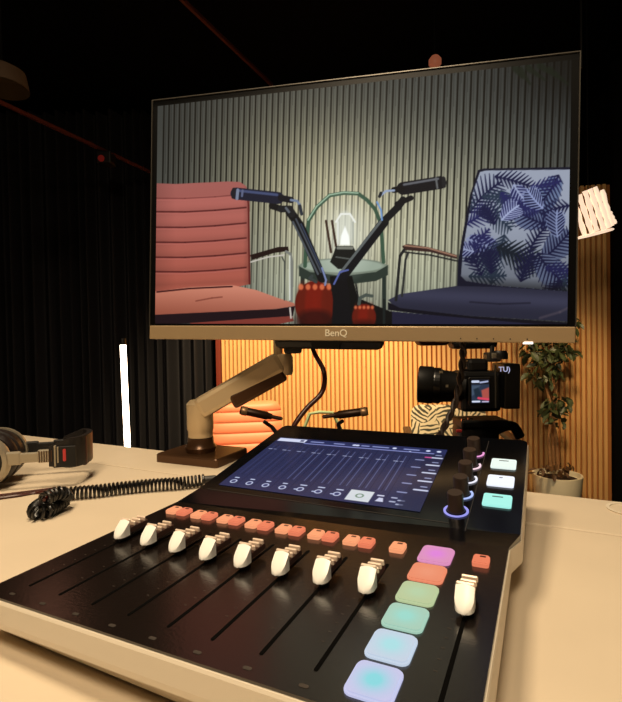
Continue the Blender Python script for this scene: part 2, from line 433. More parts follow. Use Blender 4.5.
# ------------------------------------------------ chairs
def chair(cx, cy_, top, wid, rz, label, fabric, seatm, frame, quilt):
    t = thing('lounge_chair', (cx, cy_, 0), rz, label, 'chair')
    T = Matrix.Translation((cx, cy_, 0)) @ Matrix.Rotation(rz, 4, 'Z')
    seat = .40; bh = top-seat
    # backrest: leaning slab with rounded corners and quilted swelling
    vs = []; nu, nv = 17, 57
    def pt(u, v, side):
        x = (u-.5)*wid; z = seat-.02+v*bh
        r = .06; e = max(0, abs(x)-(wid/2-r)); ez = max(0, (z)-(top-r-.02))
        if e > 0 and ez > 0:
            q = math.hypot(e, ez)
            if q > r: x = math.copysign(wid/2-r+e*r/q, x); z = top-r-.02+ez*r/q
        th = .035*(1-abs(2*u-1)**6)*(1-max(0, (v-.9)/.1)**4)
        if quilt: th += .009*abs(sin(v*pi*quilt))**.5
        return (x, .20+.12*v-side*th, z)
    mb = MB()
    for side in (1, -1):
        b = len(vs)
    for side in (1, -1):
        grid = [pt(i/(nu-1), j/(nv-1), side) for j in range(nv) for i in range(nu)]
        mb.add(grid, [(j*nu+i, j*nu+i+1, (j+1)*nu+i+1, (j+1)*nu+i) for j in range(nv-1) for i in range(nu-1)], T)
    bmesh.ops.remove_doubles(mb.bm, verts=mb.bm.verts[:], dist=.0015)
    build('backrest', mb, fabric, t, True)
    build('seat', MB().box((0, -.05, seat-.04), (wid, .52, .11), T, .035, 4), seatm, t, True)
    for s in (-1, 1):
        x = s*(wid/2+.035)
        pts = [(x, .20, .02), (x, .22, .60), (x, .17, .625), (x, -.22, .62), (x, -.27, .57), (x, -.27, .02)]
        build('side_frame', MB().tube([T @ Vector(p) for p in pts], .011, 8), frame, t, True)
        build('armrest', MB().box((x, -.03, .642), (.045, .36, .024), T, .008), M['micbody'], t)
    build('crossbar', MB().tube([T @ Vector((-wid/2-.03, .0, .34)), T @ Vector((wid/2+.03, .0, .34))], .011, 8), frame, t)
    return t
c1 = atY(250, 400, 2.75)
chair(c1.x-.005, 2.55, c1.z, .44, radians(8), 'pink quilted lounge chair seen below the monitor, left, before the slats', M['pink'], M['pink'], M['chrome'], 7)
c2 = atY(437, 404, 2.75)
chair(c2.x+.05, 2.55, c2.z, .44, radians(-8), 'lounge chair with leaf-patterned back seen below the camera lens', M['palm'], M['navy'], M['plastic'], 0)

# ------------------------------------------------ tray table with tall hoop handle, between the chairs
tc = atY(323, 412, 2.5); hz = tc.z
t = thing('tray_table', (tc.x, 2.5, 0), 0, 'pale green hoop of the tray side table between the two lounge chairs', 'side table')
X0 = tc.x
build('hoop_handle', MB().tube([(X0-.115, 2.5, .48), (X0-.115, 2.5, .66), (X0-.07, 2.5, hz-.008), (X0-.02, 2.5, hz), (X0+.05, 2.5, hz-.004), (X0+.10, 2.5, .67), (X0+.115, 2.5, .48)], .009, 8), M['green'], t, True)
build('tray', MB().lathe([(0, .45), (.118, .45), (.118, .50), (.11, .50), (.11, .46), (0, .46)], Matrix.Translation((X0, 2.5, 0)), 32), M['green'], t, True)
for a in (40, 140, 220, 320):
    build('leg', MB().tube([(X0+.10*cos(radians(a)), 2.5+.10*sin(radians(a)), .452), (X0+.112*cos(radians(a)), 2.5+.112*sin(radians(a)), .0)], .008, 8), M['green'], t)

# ------------------------------------------------ two microphones on arms
def mic(pa_, pb_, elbow, base, y, label):
    A = atY(*pa_, y); B = atY(*pb_, y+.02); d_ = (B-A).normalized()
    t = thing('microphone', tuple(A.lerp(B, .5)-Vector((0, 0, .03))), 0, label, 'microphone', 'podcast microphones')
    L_ = (B-A).length; T = axisT(A, d_)
    build('body', MB().lathe([(0, 0), (.017, 0), (.019, .004), (.019, L_*.62), (.015, L_*.66), (.014, L_*.74), (0, L_*.74)], T, 18), M['micbody'], t, True)
    build('grille', MB().lathe([(.0195, .006), (.0215, .01), (.0215, .03), (.0195, .034)], T, 18, True), M['mictip'], t, True)
    build('connector', MB().lathe([(0, L_*.74), (.009, L_*.74), (.009, L_*.97), (0, L_)], T, 12), M['micbody'], t)
    j = A.lerp(B, .55)
    E_ = atY(*elbow, y+.03); Bs = Vector((base[0], base[1], .5))
    s = thing('boom_arm', (base[0], base[1], 0), 0, label.replace('microphone', 'boom arm carrying the microphone'), 'mic stand', 'microphone boom arms')
    build('clip', MB().tube([j+Vector((0, 0, -.03)), E_], .009, 8), M['plastic'], s)
    build('upper_arm', MB().tube([E_, Bs+Vector((0, 0, .05))], .010, 8), M['plastic'], s)
    build('post', MB().tube([Bs+Vector((0, 0, .06)), (Bs.x, Bs.y, .02)], .014, 10), M['plastic'], s)
    build('foot', MB().lathe([(0, 0), (.11, 0), (.11, .015), (.02, .03), (0, .03)], Matrix.Translation((Bs.x, Bs.y, 0)), 20), M['plastic'], s)
xm = X0
mic((240, 410), (283, 419), (272, 427), (xm-.10, 2.18), 2.15, 'dark microphone pointing left in front of the pink chair')
mic((368, 411), (322, 417), (338, 424), (xm+.13, 2.18), 2.15, 'dark microphone pointing right before the slatted wall')

# ------------------------------------------------ potted fig
py_ = 2.84
pc = atY(557, 474, py_); pw = atY(580, 474, py_).x-pc.x
t = thing('potted_fig', (pc.x, py_, 0), 0, 'slim leafy fig tree in a cream pot against the slatted wall', 'potted plant')
zt = pc.z
build('pot', MB().lathe([(0, 0), (pw*.72, 0), (pw*.8, .02), (pw, zt), (pw*.93, zt), (pw*.9, zt-.03), (0, zt-.03)], Matrix.Translation((pc.x, py_, 0)), 32), M['pot'], t, True)
build('soil', MB().lathe([(0, zt-.03), (pw*.88, zt-.03), (0, zt-.015)], Matrix.Translation((pc.x, py_, 0)), 24, False), M['soil'], t)
stems = [[(551, 470), (549, 440), (551, 410), (546, 380), (550, 350), (548, 320)], [(558, 470), (557, 445), (553, 415), (556, 385), (551, 352), (555, 322)], [(554, 470), (553, 430), (556, 400), (552, 370), (560, 340)]]
for k, st in enumerate(stems):
    build('stem', MB().tube(spline([atY(x_, y_, py_+.02*(k-1)) for x_, y_ in st], 5), .009, 7), M['bark'], t, True)
def foliage(clusters, size):
    mb = MB()
    for (cx, cy_, rx, ry, n) in clusters:
        for _ in range(n):
            a = rnd.uniform(0, 2*pi); q = sqrt(rnd.random())
            c = atY(cx+rx*q*cos(a), cy_+ry*q*sin(a), py_+rnd.uniform(-.14, .14))
            yaw = rnd.uniform(0, 2*pi); dr = rnd.uniform(-1.2, .1); L_ = size*rnd.uniform(.7, 1.2); w_ = L_*.27
            T = Matrix.Translation(c) @ Matrix.Rotation(yaw, 4, 'Z') @ Matrix.Rotation(-dr, 4, 'Y') @ Matrix.Rotation(rnd.uniform(-1, 1), 4, 'X')
            mb.add([(0, 0, 0), (L_*.3, w_, .004), (L_*.7, w_*.8, .003), (L_, 0, -.006), (L_*.7, -w_*.8, .003), (L_*.3, -w_, .004), (L_*.5, 0, -.004)],
                   [(0, 6, 1), (1, 6, 2), (2, 6, 3), (0, 5, 6), (5, 4, 6), (4, 3, 6)], T)
    return mb
build('foliage', foliage([(549, 350, 27, 14, 150), (545, 372, 18, 10, 50), (542, 384, 8, 8, 14), (550, 322, 30, 16, 120), (553, 405, 15, 10, 30), (560, 402, 9, 8, 16), (545, 412, 9, 6, 12), (560, 421, 8, 6, 10)], .062), M['leaf'], t, recalc=False)
build('undergrowth', foliage([(560, 468, 16, 6, 36), (541, 472, 6, 4, 10)], .05), M['leafd'], t, recalc=False)

# ================================================================== DESK
DZ = .95
yawD = radians(-26.2588)
dX = Vector((cos(yawD), sin(yawD), 0)); dY = Vector((-sin(yawD), cos(yawD), 0))
be = Vector((.275, .606, 0)); flap = .118
T = frameT(dX, dY, (0, 0, 1), be)     # local: y=0 back edge, x along the edge
desk = thing('desk', (be - dY*.45)[:], yawD, 'pale cream desk top under the mixer, with a hinged strip along its back edge', 'desk')
x0, x1 = -1.25, .75
build('desk_top', MB().box(((x0+x1)/2, -(.98+flap)/2, DZ-.0125), (x1-x0, .98-flap, .025), T, .002), M['desk'], desk)
build('cable_flap', MB().box(((x0+x1)/2, -flap/2+.0005, DZ-.0125), (x1-x0, flap-.0035, .025), T, .002), M['desk'], desk)
build('under_frame', MB().box(((x0+x1)/2, -.5, DZ-.06), (x1-x0-.3, .5, .06), T), M['desk_metal'], desk)
for sx in (x0+.25, x1-.25):
    build('leg', MB().box((sx, -.5, .46), (.07, .09, .88), T, .004).box((sx, -.5, .015), (.08, .7, .03), T, .004), M['desk_metal'], desk)
g = atZ(622, 510, DZ)
gT = Matrix.Translation((g.x+.008, g.y, DZ))
build('cable_grommet', MB().lathe([(.021, -.001), (.0225, .0012), (.019, .0012), (.0185, -.001)], gT, 32, False), M['body'], desk, True)

# ================================================================== MIXER
def frame(yaw, tilt, roll, o):
    X = Vector((cos(yaw)*cos(roll), sin(yaw)*cos(roll), sin(roll))); Y0 = Vector((-sin(yaw), cos(yaw), 0)); Z0 = X.cross(Y0)
    Y = Y0*cos(tilt)+Z0*sin(tilt); Y = (Y-X*X.dot(Y)).normalized(); return frameT(X, Y, X.cross(Y), o)
TF = frame(yawD, radians(.5955), radians(1.3404), (-.22434, .31412, .98190))      # fader panel
TD = frame(yawD, radians(11.0982), radians(.371), (-.10189, .50865, .99401))      # raised display section
FW, FD = .316, .1907
mc = TF @ Vector((FW/2, FD, 0))
mx = thing('audio_mixer', (mc.x, mc.y, DZ), yawD, 'black audio mixer with lit touchscreen, white fader caps and glowing colour pads', 'audio mixer')
# silver body
def P(T, x, y, z=0): return T @ Vector((x, y, z))
top = [P(TF, 0, 0, -.001), P(TF, FW, 0, -.001), P(TF, FW, FD, -.001), P(TD, .2985, -.012, -.006), P(TD, .2985, .180, -.006), P(TD, -.0175, .180, -.006), P(TD, -.0175, -.012, -.006), P(TF, 0, FD, -.001)]
cen = sum(top, Vector())/8; cen.z = 0
def ringp(f0, zf):
    out = []
    for k_, q in enumerate(top):
        f = f0 if (k_ < 2 or f0 < 0) else f0*.25
        v = Vector((q.x, q.y, 0))-cen; L_ = v.length
        w_ = cen+v*((L_+f)/L_); out.append(Vector((w_.x, w_.y, zf(q))))
    return out
rings = [top, ringp(.0012, lambda q: q.z-.0015), ringp(.0035, lambda q: q.z-.012), ringp(.0035, lambda q: q.z-.0155), ringp(.0005, lambda q: q.z-.0175), ringp(-.010, lambda q: q.z-.0215), ringp(-.013, lambda q: DZ+.003)]
mb = MB(); vs = [tuple(v) for r_ in rings for v in r_]; fs = []
for j in range(len(rings)-1):
    for i in range(8): fs.append((j*8+i, (j+1)*8+i, (j+1)*8+(i+1) % 8, j*8+(i+1) % 8))
fs += [(0, 1, 2, 7), (7, 2, 3, 6), (6, 3, 4, 5)]; fs.append(tuple(len(vs)-8+i for i in range(8))[::-1])
mb.add(vs, fs); body = build('body', mb, M['body'], mx, False)
for fx, fy in ((.03, .03), (FW-.03, .03), (.03, .33), (FW-.03, .33)):
    q = TF @ Vector((fx, fy, 0)); build('rubber_foot', MB().lathe([(0, DZ), (.01, DZ), (.01, DZ+.004), (0, DZ+.004)], Matrix.Translation((q.x, q.y, 0)), 16), M['foot'], mx)
build('fader_panel', MB().prism([(.0008, .0008), (FW-.0008, .0008), (FW-.0008, FD), (.0008, FD)], -.0008, .0006, TF), M['panel'], mx)
fpn = bpy.data.objects['fader_panel']
mb = MB().prism([(-.0172, -.012), (.298, -.012)]+rrect(-.0172, .1, .298, .1797, .008, 5)[6:18], -.0065, -.0004, TD)
q4 = [P(TF, .0008, FD, .0006), P(TF, FW-.0008, FD, .0006), P(TD, .298, -.012, -.0004), P(TD, -.0172, -.012, -.0004)]
q4 += [v-Vector((0, 0, .0045)) for v in q4]
mb.add([tuple(v) for v in q4], [(0, 1, 2, 3), (0, 4, 5, 1), (1, 5, 6, 2), (3, 7, 4, 0), (7, 6, 5, 4)])
gl = build('display_panel', mb, M['glass'], mx)
seam = mat('panel seam', (46, 44, 44), .4)
build('seam_line', MB().box((.1185, -.0105, -.0003), (.25, .0007, .0004), TD).box((.2575, .07, -.0003), (.0006, .20, .0004), TD), seam, gl)

# faders
cx_list = [.0250+.0308*i for i in range(8)]+[.2988]
cyl = [.0965, .0950, .0935, .0915, .0912, .0910, .0910, .0912, .0905]
def cap_mb(x, y):
    mb = MB(); n = 13; m_ = 10; z0 = .0045
    # tongue: rounded, sloping towards the operator
    vs = []
    for j in range(n):
        v = j/(n-1)                       # 0 front tip .. 1 crest
        yy = y-.0060+v*.0105
        hw = .0053*min(1, sqrt(max(0, 1-(1-min(1, v/.75))**2))+.06)
        zz = z0+.0005+.0118*v**.8
        for i in range(m_):
            u = i/(m_-1)*2-1
            vs.append((x+hw*u, yy, zz-.0012*u*u))
    nt_ = len(vs)
    for j in range(n):
        v = j/(n-1); yy = y-.0060+v*.0105; hw = .0053*min(1, sqrt(max(0, 1-(1-min(1, v/.75))**2))+.06)
        for i in range(m_): vs.append((x+hw*(i/(m_-1)*2-1), yy, z0))
    fs = [(j*m_+i, j*m_+i+1, (j+1)*m_+i+1, (j+1)*m_+i) for j in range(n-1) for i in range(m_-1)]
    for j in range(n-1):
        for i in (0, m_-1): fs.append((j*m_+i, (j+1)*m_+i, nt_+(j+1)*m_+i, nt_+j*m_+i))
    for i in range(m_-1):
        fs.append((i, i+1, nt_+i+1, nt_+i)); k = (n-1)*m_; fs.append((k+i, nt_+k+i, nt_+k+i+1, k+i+1))
    mb.add(vs, fs, TF); return mb
def ridge_list(x, y):
    out = [MB().box((x, y+.0056, .0160), (.0104, .0018, .0028), TF, .0007, 1)]
    for k, yy in enumerate((.0110, .0165, .0220)): out.append(MB().box((x, y+yy, .0118), (.0094, .0018, .0038), TF, .0006, 1))
    return out
for i, (x, y) in enumerate(zip(cx_list, cyl)):
    build('fader_slot', MB().prism(rrect(x-.0011, .018, x+.0011, .135, .0010, 3), .0005, .00085, TF), M['slot'], mx)
    cp = build('fader_cap', cap_mb(x, y), M['cap'], mx, True)
    build('grip_base', MB().box((x, y+.0155, .0078), (.0084, .021, .0057), TF, .001, 1), M['cap_base'], cp)
    for bb in ridge_list(x, y): build('grip_ridge', bb, M['cap_rib'], cp)
    build('stem', MB().box((x, y+.004, .0032), (.0016, .012, .0048), TF), M['plastic'], cp)
    if i < 8:
        mk = MB()
        mk.prism(rrect(x-.003, .006, x+.002, .0083, .0010, 3), .0006, .0008, TF)
        build('cue_icon', mk, M['print'], mx)
# printed level marks: surface pattern in the panel's own mesh
mk = MB(); mk.bm.from_mesh(fpn.data); nf = len(mk.bm.faces)
IB = WM[fpn.name].inverted()
for x in cx_list:
    for k in range(9): mk.box((x-.006, .04+k*.009, .00065), (.0020, .0004, .0002), IB @ TF)
mk.bm.faces.ensure_lookup_table()
for f in mk.bm.faces[nf:]: f.material_index = 1
mk.bm.to_mesh(fpn.data); mk.bm.free(); fpn.data.materials.append(mat('faint level marks', (58, 52, 46), .5))
# little square channel buttons
ora = [glow('amber key', (244, 158, 112), .95), glow('salmon key', (232, 126, 92), .92)]
def sq(x, k, y0=.1535):
    b = build('channel_button', MB().prism(rrect(x-.0054, y0, x+.0054, y0+.0135, .0018, 3), .0005, .0040, TF, .0008, 2), ora[k], mx)
    build('icon', MB().box((x+.001, y0+.0098, .0041), (.0038, .0018, .0003), TF), M['brownband'], b)
for i in range(7):
    x = cx_list[i]; yy = .1535+.0055*(1-i/6)**1.2; sq(x-.0063, 0, yy); sq(x+.0063, 1, yy)
sq(cx_list[7], 0); sq(.2995, 1, .1525)
# pads
padc = [((196, 198, 236), (124, 216, 226)), ((194, 210, 230), (164, 224, 232)), ((162, 204, 184), (146, 218, 206)), ((182, 200, 152), (178, 208, 166)), ((236, 134, 98), (238, 144, 110)), ((220, 140, 188), (224, 124, 220))]
for k, (e, c) in enumerate(padc):
    y0 = .0092+k*.02735; h_ = .0238 if k < 5 else .0262
    mb = MB(); mb.prism(rrect(.2575, y0, .2805, y0+h_, .0042, 4), .0004, .0026, TF, .0009, 2)
    uvl = mb.bm.loops.layers.uv.new('UVMap'); Ti = TF.inverted()
    for f in mb.bm.faces:
        for lp in f.loops:
            q = Ti @ lp.vert.co; lp[uvl].uv = ((q.x-.2575)/.023, (q.y-y0)/h_)
    build('sound_pad', mb, pad_mat('pad '+str(k), e, c), mx)
# three wide lit keys right of the knobs
for k, (yy, c) in enumerate(((.1005, (228, 242, 236)), (.0620, (236, 242, 255)), (.0243, (160, 236, 226)))):
    b = build('function_button', MB().prism(rrect(.2655, yy, .2893, yy+.0205, .002, 3), -.0005, .0018, TD, .0006, 2), glow('lit key %d' % k, c, 1.0), mx)
    build('icon', MB().box((.2775, yy+.014, .0024), (.009 if k != 1 else .003, .0012, .0002), TD), M['print'], b)
# five encoders with light rings
ringc = [(150, 150, 236), (176, 196, 255), (240, 240, 255), (255, 220, 235), (240, 160, 220)]
arcs = [(0, 360), (-160, 40), (-130, 40), (-110, 30), (-100, 20)]
for k in range(5):
    x, y = .2462, .0092+.0308*k
    kb = build('control_knob', MB().lathe([(0, .001), (.0074, .001), (.0074, .0025), (.0066, .0035), (.0068, .0165), (.0062, .0178), (0, .0178)], TD @ Matrix.Translation((x, y, 0)), 28), M['knob'], mx, True)
    a0, a1 = arcs[k]; n = 40; vs = []; fs = []
    for j in range(n+1):
        a = radians(a0+(a1-a0)*j/n); vs += [(x+.0086*cos(a), y+.0086*sin(a), .0002), (x+.0106*cos(a), y+.0106*sin(a), .0002), (x+.0086*cos(a), y+.0086*sin(a), .0008), (x+.0106*cos(a), y+.0106*sin(a), .0008)]
    for j in range(n):
        q = j*4; fs += [(q+2, q+3, q+7, q+6), (q+1, q+5, q+7, q+3), (q, q+2, q+6, q+4)]
    mb = MB(); mb.add(vs, fs, TD); build('light_ring', mb, glow('ring %d' % k, ringc[k], 1.0), kb)

# touchscreen picture, in millimetres
def paint_ui(Pl, Pw):
    x = Pl[:, 0]*1000; y = 136-Pl[:, 1]*1000      # y down from the far edge
    p = Paint(x, y)
    p.c[:] = np.stack([36+.03*y+x*0, 42+.03*y, 78+.05*y], 1)
    p.c += (np.sin(x*.05)*2)[:, None]
    p.poly([(0, 0), (217, 0), (217, 13), (0, 13)], (38, 46, 92), .6)
    p.poly([(2, 2), (42, 2), (42, 11.5), (2, 11.5)], (216, 222, 246), .6); p.poly([(34, 4), (39, 4), (39, 9), (34, 9)], (60, 66, 110), .6)
    for a, b in ((50, 66), (82, 94), (118, 126), (132, 150), (170, 186)): p.seg((a, 7), (b, 7), 1.5, col=(140, 150, 205), f=1.2)
    for a in (108, 112, 158, 197, 209): p.ell((a, 7), 2.6, 2.4, (214, 220, 250), 1)
    p.poly([(42, 12.5), (205, 12.5), (205, 14.8), (42, 14.8)], (136, 144, 206), .8)
    nch = 9; w_ = 20.2
    for i in range(nch):
        cx = 10+w_*i
        if i < 9:
            p.seg((cx+1.5, 22), (cx+1.5, 108), .45, col=(20, 24, 58), f=.9, alpha=.9)
            p.seg((cx+10, 16), (cx+10, 130), .35, col=(26, 30, 66), f=.9)
            hi = 100 if i < 3 else 150
            p.seg((cx-2.2, 26), (cx-2.2, 106), .38, col=(hi-22, hi-14, hi+36), f=.9, alpha=.55 if i < 3 else .8)
            p.seg((cx+5.0, 26), (cx+5.0, 106), .38, col=(hi-22, hi-14, hi+36), f=.9, alpha=.5 if i < 3 else .75)
            p.seg((cx-5, 37+i*.4), (cx-1, 37+i*.4), .9, col=(190, 196, 226), f=.9, alpha=.8); p.seg((cx+2, 37+i*.4), (cx+5, 37+i*.4), .8, col=(170, 176, 212), f=.9, alpha=.7)
        if i == 7: continue
        if i < 8:
            y0 = 122 if i < 4 else 121
            p.ell((cx+2, y0+3), 4.1, 4.1, (205, 212, 240), 1); p.ell((cx+2, y0+3), 2.6, 2.6, (52, 60, 108), 1)
            p.seg((cx-1, y0-5.5), (cx+3+(i > 3)*2, y0-5.5), 1.1, col=(196, 204, 236), f=.8)
            if i > 3: p.seg((cx-4, y0+4), (cx-2.4, y0+4), 1, col=(190, 200, 236), f=.8)
    p.poly([(144, 112), (168, 112), (168, 132), (144, 132)], (220, 226, 232), .8); p.ell((156, 122), 4.2, 4, (112, 142, 120), 1); p.ell((156, 122), 2.6, 2.5, (220, 226, 232), 1)
    p.seg((173, 117), (178, 117), 1.2, col=(210, 214, 240), f=.8); p.poly([(173, 128), (181, 128), (179, 121), (175, 121)], (210, 214, 240), .8)
    for k in range(4): p.seg((187+k % 2*7, 118+k*3.6), (191+k % 2*8, 118+k*3.6), 1.2, col=(176, 182, 214), f=.9)
    p.poly([(196, 15), (217, 15), (217, 136), (196, 136)], (30, 34, 66), 1.5, alpha=.55)
    for k in range(5):
        yy = 20+k*18.5
        p.seg((208, yy-3), (213, yy-3), 1.1, col=(150, 158, 200), f=.9); p.seg((203, yy+4), (215, yy+4), 1.5, col=(206, 212, 240), f=.9)
        p.seg((189, yy+12), (197, yy+12), 1.2, col=(140, 148, 194), f=.9)
    p.seg((198, 24), (203, 24), 1.5, col=(206, 80, 150), f=.9)
    p.seg((177, 12), (178, 12), .8, col=(210, 214, 240), f=.8)
    return p.c
screen_grid('touchscreen', TD, .217, .136, 520, 326, paint_ui, mx, vcol_mat('touchscreen picture', .92, .2, .4), z=.0002)

# ================================================================== MONITOR
TMn = frameT((.97408685, -.22447558, -.02766819), (.03125275, .01243053, .99943421), (-.22400465, -.97440043, .0191239), (-.2543092, .75197378, 1.15547726))
MW, MH = .612, .3755
mo = thing('monitor', tuple(TMn @ Vector((MW/2, 0, -.02))), atan2(-.22447558, .97408685), 'wide desk monitor showing two lounge chairs and microphones, on a metal arm', 'monitor')
build('bezel', MB().box((MW/2, MH/2+.01, -.006), (MW, MH-.02, .012), TMn, .001, 1), M['frame'], mo)
build('bezel_edge', MB().box((MW/2, MH+.0002, -.004), (MW+.0016, .0012, .012), TMn).box((-.0002, MH/2+.01, -.004), (.0012, MH-.02, .012), TMn).box((MW+.0002, MH/2+.01, -.004), (.0012, MH-.02, .012), TMn), M['edge'], mo)
ch = build('chin', MB().box((MW/2, .0105, -.0065), (MW, .021, .017), TMn, .0012, 2), M['chin'], mo)
text_mesh('logo', 'BenQ', .0140, TMn @ Matrix.Translation((.2985, .0108, .0021)), M['logo'], ch)
build('power_light', MB().box((.5555, -.0004, -.001), (.011, .003, .008), TMn), M['led'], ch)
for k in range(5): build('button_dot', MB().lathe([(0, 0), (.0009, 0), (.0009, .0006), (0, .0006)], TMn @ Matrix.Translation((.470+.021*k, .0045, .0018)), 10), M['plastic'], ch)
build('rear_housing', MB().box((MW/2, MH/2+.015, -.022), (MW*.9, MH*.82, .022), TMn, .008, 2).box((MW*.455, .05, -.045), (.17, .125, .03), TMn, .01, 2), M['plastic'], mo)
build('input_block', MB().prism([(.258, -.012), (.298, -.012), (.306, .02), (.250, .02)], -.05, -.024, TMn), M['plastic'], mo)

def paint_view(Pl, Pw):
    x, y = proj_np(Pw); p = Paint(x, y)
    # slatted wall behind, stripe pitch widening to the right
    xs = x+(y-190)*(.018+.020*np.clip((x-160)/250, 0, 1))
    per = 5.1+(xs-160)*.0051; ph = np.log(per/5.1)/.0051
    fr = np.modf(ph)[0]
    gap = np.clip((.145-np.abs(fr-.5))/.12+.5, 0, 1)
    lit = 1-.22*np.clip((fr-.72)/.2, 0, 1)
    def g(cx, cy, sx, sy): return np.exp(-((x-cx)/sx)**2-((y-cy)/sy)**2)
    base = np.stack([57+0*x, 60+0*x, 59+0*x], 1)
    base += g(345, 222, 120, 95)[:, None]*np.array([124, 118, 94])
    base += g(290, 170, 100, 70)[:, None]*np.array([30, 26, 14])
    base += g(470, 215, 85, 80)[:, None]*np.array([56, 54, 42])
    base += g(290, 300, 60, 60)[:, None]*np.array([54, 58, 48])
    base += g(420, 300, 50, 60)[:, None]*np.array([50, 54, 44])
    base *= (1-.75*g(585, 62, 75, 50))[:, None]
    base *= (1-.15*g(157, 110, 70, 70))[:, None]
    base = np.minimum(base, 205)
    dark = base*np.clip(.08+.46*np.clip((y-205)/80, 0, 1)+.44*g(352, 200, 75, 110), 0, .72)[:, None]
    p.c = base*lit[:, None]*(1-gap[:, None])+dark*gap[:, None]
    # hanging leaves in the top right corner
    for k, (a, b) in enumerate((((520, 70), (530, 84)), ((528, 68), (545, 80)), ((540, 66), (556, 76)), ((515, 68), (522, 78)), ((550, 70), (568, 84)))): p.seg(a, b, 3.5, 1, (16, 24, 16), 2, .8)
    # ---- tray table, hoop
    p.ell((343, 267), 45, 9, (112, 122, 108)); p.ell((343, 266), 41, 6.5, (150, 164, 148), 1)
    for a in (302.5, 384): p.line([(a, 275), (a+.3, 324)], 2.0, (36, 46, 42))
    p.poly([(299, 266), (310, 272), (343, 276), (376, 272), (388, 265), (388, 275), (376, 281), (343, 285), (310, 281), (299, 276)], (42, 52, 46))
    p.line([(305, 266), (306.5, 238), (308.8, 220), (317, 207), (329.6, 195.5), (344, 193), (358, 193.6), (367, 200), (375, 209), (381, 224), (383.5, 262)], 1.9, (58, 84, 66))
    p.line([(308.0, 220), (316.5, 206.5), (329.4, 194.9), (344, 192.2), (358, 193)], .7, (150, 178, 152))
    # ---- lantern
    p.ell((345, 236), 22, 30, (235, 240, 228), 26, .45)
    p.line([(326, 221), (331, 252)], 1.2, (60, 42, 34)); p.line([(332, 221), (336, 246)], 1.2, (60, 42, 34))
    p.ell((345, 228), 9, 17, (214, 218, 206), 1.5, .55); p.line([(336, 222), (341, 214), (350, 214), (355, 222)], .9, (236, 238, 230)); p.line([(338, 222), (338, 244)], .6, (228, 230, 222)); p.line([(353, 222), (353, 244)], .6, (160, 165, 155))
    p.poly([(345, 226), (349, 236), (350, 245), (340, 245), (341, 236)], (252, 255, 250), 1.5)
    p.poly([(336, 246), (353, 246), (356, 252), (354, 256), (357, 262), (350, 269), (338, 269), (330, 262), (333, 255)], (22, 24, 24)); p.seg((338, 248), (352, 248), 1.4, col=(120, 122, 112)); p.seg((336, 257), (350, 259), .7, col=(84, 88, 84))
    # ---- pink chair
    def sh(x_, y_):
        t_ = np.clip((y_-185)/105, 0, 1)[:, None]; e = np.clip((x_-156)/20, 0, 1)[:, None]
        c = np.array([160, 92, 86])*(1-t_)+np.array([152, 78, 64])*t_
        c = c*(.86+.14*e)*(1-.22*np.clip((x_-243)/8, 0, 1)[:, None]); ph_ = np.modf(np.clip((y_-195.5-(x_-200)*-.045)/14.6, 0, 9))[0]
        c *= (1+.10*np.sin(ph_*pi))[:, None]; return c
    p.poly([(150, 183), (175, 184), (205, 182.5), (228, 181.5), (240, 182), (246, 186), (249.5, 196), (250.5, 284), (232, 288), (150, 292)], (0, 0, 0), shade=sh)
    p.line([(246.5, 190), (248.5, 205), (249.5, 284)], .8, (92, 26, 26))
    for k, yy in enumerate((197, 210.5, 226, 241, 256, 270.5)):
        p.line([(156, yy+1.2), (185, yy+1.4), (215, yy-.2), (246, yy-3)], .75 if k else .5, (72, 22, 24), .8, .9 if k else .5)
        p.line([(156, yy+3), (185, yy+3.2), (215, yy+1.6), (246, yy-1.2)], .6, (186, 104, 96), .8, .45)
    p.poly([(150, 292), (190, 287), (232, 285), (256, 290), (278, 298), (294, 303), (295, 306), (276, 309), (150, 316)], (0, 0, 0), shade=lambda a, b: np.array([176, 106, 86])-np.clip((b-300)/12, -1, 1)[:, None]*np.array([22, 20, 18])+(np.clip((a-200)/90, -1, 1)*8)[:, None])
    p.line([(196, 301), (212, 298), (222, 297)], .7, (118, 58, 46), .8, .8); p.line([(157, 292), (190, 288.5), (232, 286.5)], .8, (60, 20, 22))
    p.poly([(150, 315), (276, 309), (295, 306), (293, 316), (240, 321), (150, 325)], (26, 12, 20)); p.poly([(190, 323), (292, 316), (294, 321), (270, 326), (190, 326)], (124, 54, 46))
    p.line([(290, 308), (291, 318)], .8, (200, 190, 180))
    p.line([(251, 262), (268, 257), (284, 255)], .7, (196, 190, 180)); p.poly([(250, 255), (264, 251), (278, 247), (288, 246.5), (289, 251), (274, 253), (252, 260)], (30, 16, 16))
    p.line([(286, 251.5), (290.5, 254), (292, 262), (291.6, 301)], 1.3, (120, 122, 116)); p.line([(289.8, 256), (289.8, 300)], .6, (214, 218, 208)); p.line([(282, 257), (284.5, 262), (284.5, 300)], .7, (66, 70, 66))
    # ---- blue palm chair
    p.poly([(478, 170), (484, 168.5), (575, 167), (575, 296), (457, 291), (458, 262), (463, 232), (470, 195)], (16, 18, 36))
    out = [(480, 172), (486, 170.5), (573, 169.5), (573, 292), (540, 289), (500, 286), (466, 281), (461, 276), (463, 250), (467, 226), (473, 192)]
    p.poly(out, (0, 0, 0), shade=lambda a, b: np.array([150, 158, 172])*(1-.22*np.clip((b-240)/50, 0, 1))[:, None])
    q = Paint(p.x, p.y); q.c = p.c.copy(); r_ = random.Random(5)
